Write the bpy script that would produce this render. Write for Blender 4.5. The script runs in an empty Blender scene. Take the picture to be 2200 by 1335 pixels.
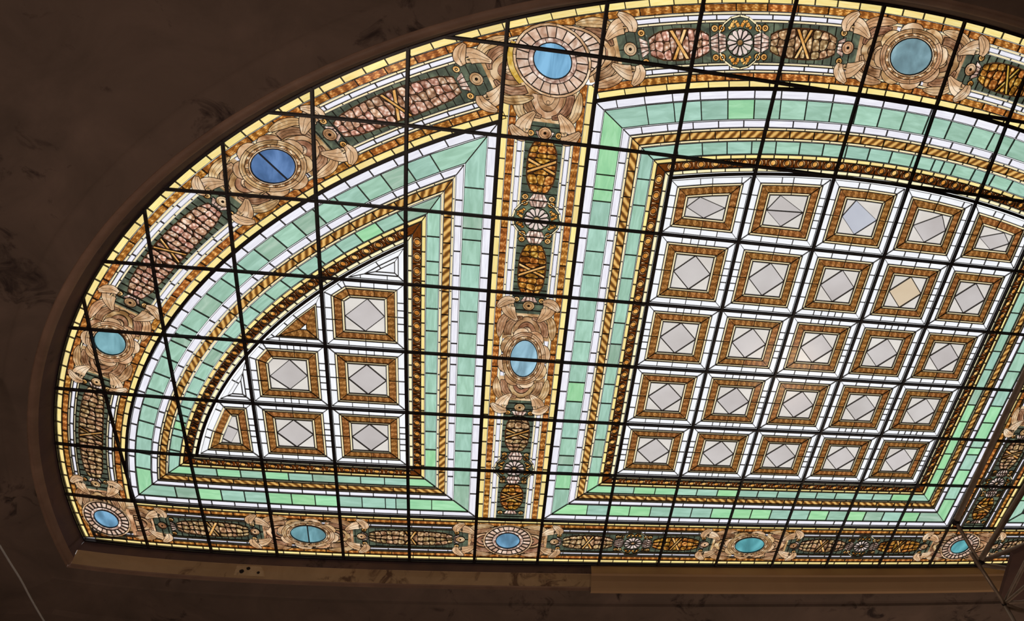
import bpy, math, random
from math import pi, sin, cos, sqrt, atan2, floor
rnd = random.Random(7)
scene = bpy.context.scene
col = scene.collection
# ------------------------------------------------------------------ camera, sky, light, exposure
S = 0.7            # metres per bay of the glazing grid
ZG = 7.431         # height of the glass above the hall floor
cam_d = bpy.data.cameras.new('camera'); cam = bpy.data.objects.new('camera', cam_d); col.objects.link(cam)
cam_d.sensor_width = 36.0; cam_d.lens = 25.77391; cam_d.shift_x = -0.1114696; cam_d.shift_y = 0.0252231
cam_d.clip_end = 200
from mathutils import Matrix
RR = [[0.9853067, 0.1440352, 0.0917858], [0.0726374, -0.8397703, 0.538061], [0.1545787, -0.523488, -0.8378937]]
def pw(v): return (v[0], -v[1], -v[2])
ax = pw(RR[0]); ay = [-k for k in pw(RR[1])]; az = [-k for k in pw(RR[2])]
cam.matrix_world = Matrix(((ax[0], ay[0], az[0], S*-4.2095), (ax[1], ay[1], az[1], -S*5.6808), (ax[2], ay[2], az[2], ZG-S*8.3295), (0, 0, 0, 1)))
scene.camera = cam
world = bpy.data.worlds.new('overcast_sky'); scene.world = world; world.use_nodes = True
bg = world.node_tree.nodes['Background']; bg.inputs[0].default_value = (0.97, 0.985, 1.0, 1); bg.inputs[1].default_value = 1.12
scene.view_settings.view_transform = 'Standard'; scene.view_settings.look = 'None'
scene.view_settings.exposure = 0.0; scene.view_settings.gamma = 1.0; scene.view_settings.use_curve_mapping = False
scene.cycles.max_bounces = 8; scene.cycles.transparent_max_bounces = 16; scene.cycles.diffuse_bounces = 4
def area_lamp(name, loc, size, power, color, rot=(0, 0, 0)):
    l = bpy.data.lights.new(name, 'AREA'); l.shape = 'DISK'; l.size = size; l.energy = power; l.color = color
    o = bpy.data.objects.new(name, l); col.objects.link(o); o.location = loc; o.rotation_euler = rot; return o
LAMPS = True
if LAMPS:
    # fill lights added low and out of view to lift the dark ceiling
    area_lamp('ceiling_fill', (-5.5, -1.5, 0.6), 1.5, 78, (1.0, 0.80, 0.66), (pi, 0, 0))
    area_lamp('ceiling_fill', (3.0, 4.5, 0.6), 1.5, 85, (1.0, 0.80, 0.62), (pi, 0, 0))

# ------------------------------------------------------------------ plane mapping
WC = [[0.05541, 0.00717], [-0.01154, 0.03295], [-0.03676, -0.0451], [-0.01181, -0.04498], [0.00303, -0.0249], [-0.00126, -0.00925], [-0.06126, 0.06233], [-0.13554, -0.30815], [-0.06991, -0.09948], [-0.05922, 0.0033], [-0.01389, 0.00766], [-0.68417, 0.06635], [-0.29917, -0.1702], [0.03784, -0.09473], [0.0595, -0.11472], [-0.19574, -0.06012], [-0.10504, -0.09121], [-0.26308, 0.11331], [-0.34592, -0.18288], [0.36435, -0.40468], [-0.94548, -0.13127]]
def W(u, v, h=0.0):
    """grid coordinates (bays) and drop below the glass -> world; a fitted polynomial bends the grid to follow lens bowing."""
    x = (max(-1.7, min(16.0, u))-9.5)/10; y = (max(-0.9, min(9.3, v))-4)/5
    xp = [1, x, x*x, x**3, x**4, x**5]; yp = [1, y, y*y, y**3, y**4, y**5]
    du = dv = 0.0; n = 0
    for i in range(6):
        for j in range(6-i):
            m = xp[i]*yp[j]; c = WC[n]; du += c[0]*m; dv += c[1]*m; n += 1
    return (S*(u+du-9.5), -S*(v+dv-4), ZG-S*h)
U0, V0 = 9.5, 0.75
AB = [(10.63, 8.27), (9.545, 7.27), (8.565, 6.25)]
def ab(k):
    if k <= 1: return AB[0][0]+k*(AB[1][0]-AB[0][0]), AB[0][1]+k*(AB[1][1]-AB[0][1])
    k -= 1; return AB[1][0]+k*(AB[2][0]-AB[1][0]), AB[1][1]+k*(AB[2][1]-AB[1][1])
def ell(k, th):
    a, b = ab(k); return (U0+a*cos(th), V0+b*sin(th))
def ell_y(k, u):
    a, b = ab(k); q = 1-((u-U0)/a)**2
    return V0+b*sqrt(q) if q > 0 else V0
def th_at_v(k, v):      # left branch
    a, b = ab(k); return pi-math.asin((v-V0)/b)
def th_at_u(k, u):
    a, b = ab(k); return math.acos((u-U0)/a)
# arc length table on the middle of the ring
NT = 2000
TH = [pi+0.35-(pi+0.7)*i/NT for i in range(NT+1)]
SL = [0.0]
for i in range(NT):
    p, q = ell(.5, TH[i]), ell(.5, TH[i+1]); SL.append(SL[-1]+math.dist(p, q))
def s_of_th(th):
    x = (pi+0.35-th)/(pi+0.7)*NT; i = max(0, min(NT-1, int(floor(x)))); return SL[i]+(x-i)*(SL[i+1]-SL[i])
import bisect
def th_of_s(s):
    i = max(0, min(NT-1, bisect.bisect_left(SL, s)-1)); f = (s-SL[i])/(SL[i+1]-SL[i]); return TH[i]+f*(TH[i+1]-TH[i])
def k_of(u, v):
    lo, hi = -0.3, 2.6
    for _ in range(26):
        m = (lo+hi)/2; a, b = ab(m)
        if ((u-U0)/a)**2+((v-V0)/b)**2 > 1: hi = m
        else: lo = m
    return (lo+hi)/2
def inv_ell(u, v):
    k = k_of(u, v); a, b = ab(k); th = atan2((v-V0)/b, (u-U0)/a)
    if th < -pi/2: th += 2*pi
    return th, k

# ------------------------------------------------------------------ materials
def lin(c): return tuple((x/12.92 if x <= .04045 else ((x+.055)/1.055)**2.4) for x in (k/255 for k in c))
MATS = {}
def newmat(name):
    m = bpy.data.materials.new(name); m.use_nodes = True; m.node_tree.nodes.clear(); MATS[name] = m; return m, m.node_tree
def nd(nt, t, **kw):
    n = nt.nodes.new(t)
    for k, v in kw.items():
        if k.startswith('i_'): n.inputs[k[2:]].default_value = v
        else: setattr(n, k, v)
    return n
def ramp(nt, stops, interp='LINEAR'):
    r = nt.nodes.new('ShaderNodeValToRGB'); e = r.color_ramp.elements; r.color_ramp.interpolation = interp
    while len(e) < len(stops): e.new(0.5)
    for x, (p, c) in zip(e, stops): x.position = p; x.color = (*lin(c), 1)
    return r
def glass(name, kind, *cols, scale=(1, 1), hue=0.0, val=0.06):
    m, nt = newmat(name); L = nt.links.new
    uv = nd(nt, 'ShaderNodeUVMap'); inf = nd(nt, 'ShaderNodeObjectInfo')
    off = nd(nt, 'ShaderNodeVectorMath', operation='ADD')
    sc = nd(nt, 'ShaderNodeVectorMath', operation='MULTIPLY'); sc.inputs[1].default_value = (scale[0], scale[1], 1)
    L(uv.outputs[0], sc.inputs[0])
    if kind in ('stroke', 'rope', 'key'): vec = sc.outputs[0]
    else:
        cb = nd(nt, 'ShaderNodeCombineXYZ'); mm = nd(nt, 'ShaderNodeMath', operation='MULTIPLY'); mm.inputs[1].default_value = 37.0
        L(inf.outputs['Random'], mm.inputs[0]); L(mm.outputs[0], cb.inputs[2]); L(sc.outputs[0], off.inputs[0]); L(cb.outputs[0], off.inputs[1]); vec = off.outputs[0]
    if kind == 'plain':
        n = nd(nt, 'ShaderNodeTexNoise', i_Scale=1.0, i_Detail=3.0); L(vec, n.inputs['Vector'])
        r = ramp(nt, [(.3, cols[0]), (.7, cols[1])]); L(n.outputs[0], r.inputs[0]); c = r.outputs[0]
    elif kind == 'streak':
        n = nd(nt, 'ShaderNodeTexNoise', i_Scale=1.0, i_Detail=4.0, i_Distortion=.6); L(vec, n.inputs['Vector'])
        r = ramp(nt, [(.32, cols[0]), (.5, cols[1]), (.68, cols[2])]); L(n.outputs[0], r.inputs[0]); c = r.outputs[0]
    elif kind == 'cells':
        n = nd(nt, 'ShaderNodeTexVoronoi', i_Scale=1.0, i_Randomness=.9); L(vec, n.inputs['Vector'])
        n2 = nd(nt, 'ShaderNodeTexNoise', i_Scale=.9, i_Detail=3.0); L(vec, n2.inputs['Vector'])
        ad = nd(nt, 'ShaderNodeMath', operation='ADD'); sb = nd(nt, 'ShaderNodeMath', operation='MULTIPLY_ADD'); sb.inputs[1].default_value = .9; sb.inputs[2].default_value = -.45
        L(n2.outputs[0], sb.inputs[0]); L(n.outputs['Distance'], ad.inputs[0]); L(sb.outputs[0], ad.inputs[1])
        r = ramp(nt, [(.18, cols[2]), (.42, cols[1]), (.8, cols[0])]); L(ad.outputs[0], r.inputs[0]); c = r.outputs[0]
    elif kind in ('key', 'stroke', 'rope'):
        sp = nd(nt, 'ShaderNodeSeparateXYZ'); L(vec, sp.inputs[0])
        # sine along the band (x); rope leans with the width
        x = sp.outputs[0]
        if kind == 'rope':
            a = nd(nt, 'ShaderNodeMath', operation='MULTIPLY_ADD'); a.inputs[1].default_value = 5.5; L(sp.outputs[1], a.inputs[0]); L(x, a.inputs[2]); x = a.outputs[0]
        nz = nd(nt, 'ShaderNodeTexNoise', i_Scale=.35, i_Detail=3.0); L(vec, nz.inputs['Vector'])
        a2 = nd(nt, 'ShaderNodeMath', operation='MULTIPLY_ADD'); a2.inputs[1].default_value = 5.0 if kind != 'rope' else 2.5; L(nz.outputs[0], a2.inputs[0]); L(x, a2.inputs[2])
        sn = nd(nt, 'ShaderNodeMath', operation='SINE'); L(a2.outputs[0], sn.inputs[0])
        base = sn.outputs[0]
        if kind != 'rope':
            vo = nd(nt, 'ShaderNodeTexVoronoi', i_Scale=.45 if kind == 'key' else .8, i_Randomness=.75); L(vec, vo.inputs['Vector'])
            m3 = nd(nt, 'ShaderNodeMath', operation='MULTIPLY_ADD'); m3.inputs[1].default_value = -2.0; m3.inputs[2].default_value = .75; L(vo.outputs['Distance'], m3.inputs[0])
            a3 = nd(nt, 'ShaderNodeMath', operation='MULTIPLY_ADD'); a3.inputs[1].default_value = .55; L(base, a3.inputs[0]); L(m3.outputs[0], a3.inputs[2]); base = a3.outputs[0]
        mr = nd(nt, 'ShaderNodeMapRange'); mr.inputs[1].default_value = -1; mr.inputs[2].default_value = 1; L(base, mr.inputs[0])
        r = ramp(nt, [(.12, cols[0]), (.5, cols[1]), (.88, cols[2])]); L(mr.outputs[0], r.inputs[0]); c = r.outputs[0]
    hs = nd(nt, 'ShaderNodeHueSaturation')
    v1 = nd(nt, 'ShaderNodeMapRange'); v1.inputs[3].default_value = 1-val*2; v1.inputs[4].default_value = 1+val; L(inf.outputs['Random'], v1.inputs[0]); L(v1.outputs[0], hs.inputs['Value'])
    if hue:
        w1 = nd(nt, 'ShaderNodeMath', operation='MULTIPLY'); w1.inputs[1].default_value = 7.31; L(inf.outputs['Random'], w1.inputs[0])
        w2 = nd(nt, 'ShaderNodeMath', operation='FRACT'); L(w1.outputs[0], w2.inputs[0])
        v2 = nd(nt, 'ShaderNodeMapRange'); v2.inputs[3].default_value = .5-hue; v2.inputs[4].default_value = .5+hue; L(w2.outputs[0], v2.inputs[0]); L(v2.outputs[0], hs.inputs['Hue'])
    L(c, hs.inputs['Color'])
    g = nd(nt, 'ShaderNodeGamma'); g.inputs[1].default_value = .5; L(hs.outputs[0], g.inputs[0])   # light crosses two faces of each pane
    tr = nd(nt, 'ShaderNodeBsdfTransparent'); L(g.outputs[0], tr.inputs[0])
    gl = nd(nt, 'ShaderNodeBsdfGlossy'); gl.inputs['Roughness'].default_value = .15; gl.inputs['Color'].default_value = (.6, .6, .6, 1)
    mx = nd(nt, 'ShaderNodeMixShader'); mx.inputs[0].default_value = .02; L(tr.outputs[0], mx.inputs[1]); L(gl.outputs[0], mx.inputs[2])
    o = nd(nt, 'ShaderNodeOutputMaterial'); L(mx.outputs[0], o.inputs[0]); return m
def solid(name, c1, c2=None, rough=.8, nscale=3.0, metal=0.0, bump=0.0, detail=6.0, spots=None):
    m, nt = newmat(name); L = nt.links.new
    b = nd(nt, 'ShaderNodeBsdfPrincipled'); b.inputs['Roughness'].default_value = rough; b.inputs['Metallic'].default_value = metal
    tc = nd(nt, 'ShaderNodeTexCoord')
    n = nd(nt, 'ShaderNodeTexNoise', i_Scale=nscale, i_Detail=detail, i_Roughness=.6, i_Distortion=.8); L(tc.outputs['Object'], n.inputs['Vector'])
    r = ramp(nt, [(.3, c1), (.7, c2 or c1)]); L(n.outputs[0], r.inputs[0]); c = r.outputs[0]
    if spots:
        n2 = nd(nt, 'ShaderNodeTexNoise', i_Scale=spots[0], i_Detail=5.0, i_Roughness=.65, i_Distortion=1.2); L(tc.outputs['Object'], n2.inputs['Vector'])
        n3 = nd(nt, 'ShaderNodeTexNoise', i_Scale=spots[0]*.23, i_Detail=3.0); L(tc.outputs['Object'], n3.inputs['Vector'])
        pr = nd(nt, 'ShaderNodeMath', operation='MULTIPLY'); L(n2.outputs[0], pr.inputs[0]); L(n3.outputs[0], pr.inputs[1])
        mr = nd(nt, 'ShaderNodeMapRange'); mr.inputs[1].default_value = spots[1]; mr.inputs[2].default_value = spots[1]+.09; L(pr.outputs[0], mr.inputs[0])
        mx = nd(nt, 'ShaderNodeMix', data_type='RGBA'); L(mr.outputs[0], mx.inputs[0]); L(c, mx.inputs[6]); mx.inputs[7].default_value = (*lin(spots[2]), 1); c = mx.outputs[2]
    L(c, b.inputs['Base Color'])
    if bump:
        bp = nd(nt, 'ShaderNodeBump'); bp.inputs['Strength'].default_value = bump; bp.inputs['Distance'].default_value = .05; L(n.outputs[0], bp.inputs['Height']); L(bp.outputs[0], b.inputs['Normal'])
    o = nd(nt, 'ShaderNodeOutputMaterial'); L(b.outputs[0], o.inputs[0]); return m

glass('white_glass', 'plain', (226, 222, 232), (244, 242, 248), scale=(5, 5), val=.02)
glass('coffer_white_glass', 'plain', (236, 236, 240), (250, 250, 251), scale=(5, 5), val=.02)
glass('cream_glass', 'plain', (246, 222, 172), (254, 240, 196), scale=(7, 7), val=.03)
glass('yellow_glass', 'plain', (246, 216, 128), (254, 234, 164), scale=(7, 7), val=.07, hue=.006)
glass('pale_yellow_glass', 'plain', (250, 234, 176), (255, 246, 208), scale=(7, 7), val=.04)
glass('green_glass', 'streak', (148, 186, 164), (160, 198, 177), (174, 212, 192), scale=(3.5, 3.5), val=.055, hue=.012)
glass('vivid_green_glass', 'streak', (146, 204, 154), (158, 214, 162), (172, 224, 176), scale=(3.5, 3.5), val=.05, hue=.012)
glass('grey_green_glass', 'streak', (140, 172, 148), (152, 182, 160), (172, 196, 176), scale=(3.5, 3.5), val=.05)
glass('orange_painted_glass', 'key', (128, 74, 30), (190, 118, 50), (244, 190, 116), scale=(62, 11), val=.08, hue=.008)
glass('brown_painted_glass', 'stroke', (112, 68, 30), (158, 104, 54), (198, 144, 84), scale=(75, 5), val=.05, hue=.006)
glass('rope_painted_glass', 'rope', (108, 68, 28), (178, 124, 58), (226, 180, 104), scale=(52, 1), val=.06)
glass('egg_ground_glass', 'plain', (76, 36, 10), (120, 62, 20), scale=(14, 14), val=.05)
glass('amber_glass', 'streak', (168, 96, 34), (216, 148, 66), (246, 200, 120), scale=(9, 9), val=.06)
glass('egg_cup_glass', 'plain', (190, 128, 76), (228, 180, 126), scale=(12, 12), val=.05)
glass('dove_glass', 'plain', (186, 178, 174), (206, 199, 196), scale=(1.6, 1.6), val=.035, hue=.01)
glass('amber_dove_glass', 'plain', (204, 182, 152), (214, 194, 166), scale=(2, 2), val=.01)
glass('blue_dove_glass', 'plain', (184, 186, 196), (196, 198, 206), scale=(2, 2), val=.01)
glass('pearl_glass', 'plain', (208, 200, 192), (226, 220, 212), scale=(2.5, 2.5), val=.03)
glass('dark_green_glass', 'streak', (64, 70, 60), (84, 92, 76), (110, 122, 98), scale=(9, 9), val=.16, hue=.015)
glass('fruit_glass', 'cells', (128, 82, 58), (206, 158, 130), (246, 220, 200), scale=(24, 24), val=.12, hue=.015)
glass('gold_fruit_glass', 'cells', (96, 56, 16), (190, 124, 48), (240, 192, 110), scale=(24, 24), val=.12, hue=.015)
glass('tan_fruit_glass', 'cells', (108, 78, 50), (182, 142, 100), (234, 206, 164), scale=(24, 24), val=.12, hue=.015)
glass('garland_ground_glass', 'plain', (52, 30, 16), (84, 50, 28), scale=(12, 12), val=.05)
glass('ribbon_glass', 'streak', (196, 132, 60), (224, 166, 92), (244, 206, 144), scale=(10, 10), val=.05)
glass('shell_glass', 'cells', (150, 112, 96), (220, 188, 170), (250, 236, 222), scale=(20, 20), val=.05)
glass('scroll_glass', 'streak', (134, 92, 56), (192, 148, 104), (232, 200, 160), scale=(7, 7), val=.09, hue=.01)
glass('scroll_dark_glass', 'streak', (104, 66, 42), (156, 112, 80), (200, 158, 124), scale=(9, 9), val=.09, hue=.01)
glass('scroll_light_glass', 'streak', (172, 128, 88), (210, 170, 130), (242, 216, 184), scale=(7, 7), val=.06)
glass('bead_glass', 'stroke', (120, 80, 48), (200, 158, 112), (250, 232, 204), scale=(95, 3), val=.04)
glass('fan_glass', 'streak', (176, 134, 108), (216, 182, 158), (244, 222, 204), scale=(9, 9), val=.07)
glass('petal_glass', 'plain', (214, 188, 176), (240, 222, 212), scale=(9, 9), val=.05)
glass('swirl_gold_glass', 'streak', (150, 108, 30), (204, 162, 66), (238, 206, 130), scale=(8, 8), val=.05)
def blues(n, c):
    f = lambda k, d=0: tuple(min(255, int(x*k+d)) for x in c)
    glass(n, 'streak', f(.82), c, f(1.08, 22), scale=(5, 2.2) if n != 'sky_blue_glass' else (9, 1.6), val=.0)
blues('sky_blue_glass', (106, 154, 186)); blues('deep_blue_glass', (78, 108, 152)); blues('teal_glass', (104, 148, 156)); blues('grey_teal_glass', (116, 146, 154))
blues('pale_blue_glass', (132, 168, 184)); blues('steel_blue_glass', (102, 146, 176)); blues('turquoise_glass', (84, 150, 156))
solid('lead', (64, 58, 54), (84, 76, 70), rough=.55, nscale=20)
solid('enamel', (58, 34, 20), (70, 42, 26), rough=.6, nscale=20)
solid('iron', (34, 28, 30), (52, 42, 42), rough=.45, nscale=14, metal=.2)
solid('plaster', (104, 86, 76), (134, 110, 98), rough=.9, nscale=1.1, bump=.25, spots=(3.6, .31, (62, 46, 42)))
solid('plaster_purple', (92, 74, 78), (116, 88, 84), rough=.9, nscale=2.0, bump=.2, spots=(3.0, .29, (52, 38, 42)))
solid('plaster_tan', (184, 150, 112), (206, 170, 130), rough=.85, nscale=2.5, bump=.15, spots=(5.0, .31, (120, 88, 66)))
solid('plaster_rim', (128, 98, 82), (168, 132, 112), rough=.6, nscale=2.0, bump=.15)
solid('patch', (206, 170, 130), (226, 196, 156), rough=.9, nscale=9, spots=(9, .3, (60, 34, 26)))
solid('board', (186, 146, 108), (200, 158, 118), rough=.85, nscale=.8)
solid('hall_floor_tile', (150, 130, 110), (175, 155, 135), rough=.7, nscale=.5)
solid('hall_wall_plaster', (150, 120, 100), (170, 140, 118), rough=.9, nscale=.5)
solid('scaffold_steel', (150, 128, 112), (186, 160, 140), rough=.5, nscale=8, metal=.3)
solid('plank', (96, 64, 58), (120, 84, 72), rough=.8, nscale=4)
solid('cable', (170, 160, 160), (190, 180, 176), rough=.6)

# ------------------------------------------------------------------ 2D polygon tools
def area(p):
    return .5*sum(p[i-1][0]*p[i][1]-p[i][0]*p[i-1][1] for i in range(len(p)))
def ccw(p):
    p = [p[i] for i in range(len(p)) if math.dist(p[i], p[i-1]) > 1e-6]
    return p if len(p) < 3 or area(p) > 0 else p[::-1]
def clip(p, a, b, c):           # keep a*x+b*y <= c
    out = []; n = len(p)
    for i in range(n):
        P, Q = p[i-1], p[i]; dp = a*P[0]+b*P[1]-c; dq = a*Q[0]+b*Q[1]-c
        if (dp > 0) != (dq > 0):
            f = dp/(dp-dq); out.append((P[0]+f*(Q[0]-P[0]), P[1]+f*(Q[1]-P[1])))
        if dq <= 0: out.append(Q)
    return out
def edge_hp(A, B):              # ccw polygon: outward normal, offset
    dx, dy = B[0]-A[0], B[1]-A[1]; l = math.hypot(dx, dy) or 1e-9
    a, b = dy/l, -dx/l; return a, b, a*A[0]+b*A[1]
def inset(p, d):
    q = p
    for i in range(len(p)):
        a, b, c = edge_hp(p[i-1], p[i]); q = clip(q, a, b, c-d)
        if len(q) < 3: return []
    return q
def bbox(p):
    xs = [k[0] for k in p]; ys = [k[1] for k in p]; return min(xs), min(ys), max(xs), max(ys)
def subtract(p, q):             # convex p minus convex q -> convex pieces
    res = []; cur = p
    for i in range(len(q)):
        a, b, c = edge_hp(q[i-1], q[i])
        out = clip(cur, -a, -b, -c)
        if len(out) >= 3 and abs(area(out)) > 2e-6: res.append(out)
        cur = clip(cur, a, b, c)
        if len(cur) < 3 or abs(area(cur)) < 1e-6: return res if len(cur) >= 3 or res else [p]
    return res
class Hash:
    def __init__(s): s.d = {}; s.n = 0
    def cells(s, bb):
        for i in range(int(floor(bb[0]*4)), int(floor(bb[2]*4))+1):
            for j in range(int(floor(bb[1]*4)), int(floor(bb[3]*4))+1): yield i, j
    def add(s, p):
        bb = bbox(p); s.n += 1; rec = (s.n, bb, p)
        for c in s.cells(bb): s.d.setdefault(c, []).append(rec)
    def near(s, bb, upto=None):
        got = {}
        for c in s.cells(bb):
            for r in s.d.get(c, ()):
                o = r[1]
                if upto is not None and r[0] > upto: continue
                if o[0] < bb[2] and o[2] > bb[0] and o[1] < bb[3] and o[3] > bb[1]: got[r[0]] = r[2]
        return list(got.values())
OCC = Hash()
def minus_occ(frags, upto=None):
    out = []
    for f in frags:
        cur = [f]
        for q in OCC.near(bbox(f), upto):
            nxt = []
            for g in cur:
                bq = bbox(q); bg_ = bbox(g)
                if bq[0] >= bg_[2] or bq[2] <= bg_[0] or bq[1] >= bg_[3] or bq[3] <= bg_[1]: nxt.append(g)
                else: nxt += subtract(g, q)
            cur = nxt
            if not cur: break
        out += cur
    return out

# ------------------------------------------------------------------ glass things
THINGS = []
PANE_H = 0.012
class Thing:
    def __init__(s, name, label, cat, group=None):
        s.name, s.label, s.cat, s.group = name, label, cat, group
        s.pieces = []; s.lead = []; s.fine = {}; s.strokes = []; s.mark = 0
        THINGS.append(s)
    def piece(s, name, mat, polys, lead=.007, occ=False, uvf=None, join=False, minarea=1.5e-5, label=None):
        if polys and not isinstance(polys[0][0], (tuple, list)): polys = [polys]
        lead = lead*(.8 if lead >= .006 else .62)
        frs = []; leads = []; fulls = []
        for p in polys:
            p = ccw(p)
            if len(p) < 3 or area(p) < 1e-6: continue
            fulls.append(p)
            inn = inset(p, lead) if lead else p
            if len(inn) >= 3 and area(inn) > minarea:
                frs += minus_occ([inn])
                if lead: leads += minus_occ(subtract(p, inn))
            else: leads += minus_occ([p])
        frs = [f for f in frs if abs(area(f)) > minarea]
        if occ:
            for p in fulls: OCC.add(p)
        s.lead += leads
        if not frs: return
        cu = sum(f[0][0] for f in frs)/len(frs)
        far = cu > 16.6
        rec = (name, mat, frs, uvf, label)
        if join or far: s.fine.setdefault((name if not far else 'glass_remainder', mat), []).append(rec)
        else: s.pieces.append(rec)
    def layer(s): s.mark = OCC.n
    def stroke(s, pts, w=.007, closed=False):
        w *= .85
        """dark painted line along points (u, v)"""
        if closed: pts = pts+[pts[0]]
        for A, B in zip(pts, pts[1:]):
            dx, dy = B[0]-A[0], B[1]-A[1]; l = math.hypot(dx, dy)
            if l < 1e-6: continue
            nx, ny = -dy/l*w/2, dx/l*w/2
            ex, ey = dx/l*w*.35, dy/l*w*.35
            q = ccw([(A[0]+nx-ex, A[1]+ny-ey), (A[0]-nx-ex, A[1]-ny-ey), (B[0]-nx+ex, B[1]-ny+ey), (B[0]+nx+ex, B[1]+ny+ey)])
            if len(q) == 4: s.strokes += minus_occ([q], s.mark)
def mesh_obj(name, frs, uvfs, mat, parent, org, h0, h1, top=True, sides=None):
    verts = []; faces = []; uvs = []
    for q_, (f, uvf) in enumerate(zip(frs, uvfs)):
        n = len(f); b = len(verts)
        bot = [W(p[0], p[1], h1) for p in f]; 
        tp = [W(p[0], p[1], h0) for p in f]
        for x in bot+tp: verts.append((x[0]-org[0], x[1]-org[1], x[2]-org[2]))
        uv = [uvf(*p) if uvf else p for p in f]
        faces.append([b+i for i in range(n)]); uvs += uv
        if top: faces.append([b+n+i for i in range(n-1, -1, -1)]); uvs += uv[::-1]
        if sides is not None and not sides[q_]: continue      # a cut inside one pane has no edge of its own
        for i in range(n):
            j = (i+1) % n
            faces.append([b+j, b+i, b+n+i, b+n+j]); uvs += [uv[j], uv[i], uv[i], uv[j]]
    me = bpy.data.meshes.new(name); me.from_pydata(verts, [], faces)
    if uvfs is not None and mat not in ('lead', 'enamel', 'iron'):
        l = me.uv_layers.new(name='UVMap'); l.data.foreach_set('uv', [c for uv in uvs for c in uv])
    me.materials.append(MATS[mat])
    o = bpy.data.objects.new(name, me); col.objects.link(o); o.parent = parent
    return o
def build_things():
    for t in THINGS:
        allf = [f for r in t.pieces for f in r[2]]+[f for v in t.fine.values() for r in v for f in r[2]]
        if not allf: continue
        bb = [bbox(f) for f in allf]
        cu = (min(b[0] for b in bb)+max(b[2] for b in bb))/2; cv = (min(b[1] for b in bb)+max(b[3] for b in bb))/2
        org = W(cu, cv, 0)
        e = bpy.data.objects.new(t.name, None); e.empty_display_size = .1; col.objects.link(e); e.location = org
        e['label'] = t.label; e['category'] = t.cat
        if t.group: e['group'] = t.group
        for name, mat, frs, uvf, label in t.pieces:
            o = mesh_obj(name, frs, [uvf]*len(frs), mat, e, org, -PANE_H, 0.0, sides=[len(frs) == 1]*len(frs))
            if label: o['label'] = label
        for (name, mat), rs in t.fine.items():
            frs = [f for r in rs for f in r[2]]; us = [r[3] for r in rs for f in r[2]]
            o = mesh_obj(name, frs, us, mat, e, org, -PANE_H, 0.0, sides=[len(r[2]) == 1 for r in rs for f in r[2]]); o['kind'] = 'stuff'
        if t.lead:
            o = mesh_obj('lead_came', t.lead, [None]*len(t.lead), 'lead', e, org, -PANE_H-.003, .006, top=False); o['kind'] = 'stuff'
        if t.strokes:
            o = mesh_obj('painted_line', t.strokes, [None]*len(t.strokes), 'enamel', e, org, 0.0005, .003, top=False); o['kind'] = 'stuff'

# ------------------------------------------------------------------ bands with their own (s, t) coordinates
class Band:
    def __init__(s, pt, inv): s.pt, s.inv = pt, inv
ring = Band(lambda s_, t: ell(t, th_of_s(s_)), lambda u, v: (lambda th, k: (s_of_th(th), k))(*inv_ell(u, v)))
pier = {x: Band(lambda s_, t, x=x: (x+t, s_), lambda u, v, x=x: (v, u-x)) for x in (5, 13)}
bottom = Band(lambda s_, t: (s_, .03+t*.955), lambda u, v: (u, (v-.03)/.955))
def uv_band(b, t0, t1):
    def f(u, v):
        s_, t = b.inv(u, v); return (s_, (t-t0)/(t1-t0))
    return f
def loc(b, s0, a, c, flip=1): return b.pt(s0+a*flip, .5+c)
def poly_ell(b, s0, ca, cb, ra, rb, n=20, a0=0.0, flip=1):
    return [loc(b, s0, ca+ra*cos(a0+2*pi*i/n), cb+rb*sin(a0+2*pi*i/n), flip) for i in range(n)]
def wedge(b, s0, r0, r1, a1, a2, n=2, c=(0, 0)):
    out = [loc(b, s0, c[0]+r1[0]*cos(a1+(a2-a1)*i/n), c[1]+r1[1]*sin(a1+(a2-a1)*i/n)) for i in range(n+1)]
    inn = [loc(b, s0, c[0]+r0[0]*cos(a1+(a2-a1)*i/n), c[1]+r0[1]*sin(a1+(a2-a1)*i/n)) for i in range(n+1)]
    # split in convex quads, returned together as one piece
    return [[inn[i], out[i], out[i+1], inn[i+1]] for i in range(n)]
def curve(b, s0, ca, cb, ra, rb, a1, a2, n=10, flip=1):
    return [loc(b, s0, ca+ra*cos(a1+(a2-a1)*i/n), cb+rb*sin(a1+(a2-a1)*i/n), flip) for i in range(n+1)]
def ring_piece(T, b, s0, name, mat, r0, r1, nseg, a0=0.0, lead=.006, join=False):
    T.layer()
    for i in range(nseg):
        a1, a2 = a0+2*pi*i/nseg, a0+2*pi*(i+1)/nseg
        n = max(1, int(24/nseg)); q = wedge(b, s0, r0, r1, a1, a2, n)
        uvf = lambda u, v: (lambda s_, t: (atan2(t-.5, s_-s0)/6.28, (math.hypot((s_-s0)/r1[0], (t-.5)/r1[1])-r0[0]/r1[0])/(1-r0[0]/r1[0])))(*b.inv(u, v))
        T.piece(name, mat, q, lead=0 if n > 1 else lead, occ=True, uvf=uvf if mat == 'bead_glass' else None, join=join)
        T.stroke([q[0][0], q[0][1]], .007)
    T.stroke(poly_ell(b, s0, 0, 0, r1[0], r1[1], 28), .009, closed=True)
    T.stroke(poly_ell(b, s0, 0, 0, r0[0], r0[1], 28), .009, closed=True)

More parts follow.
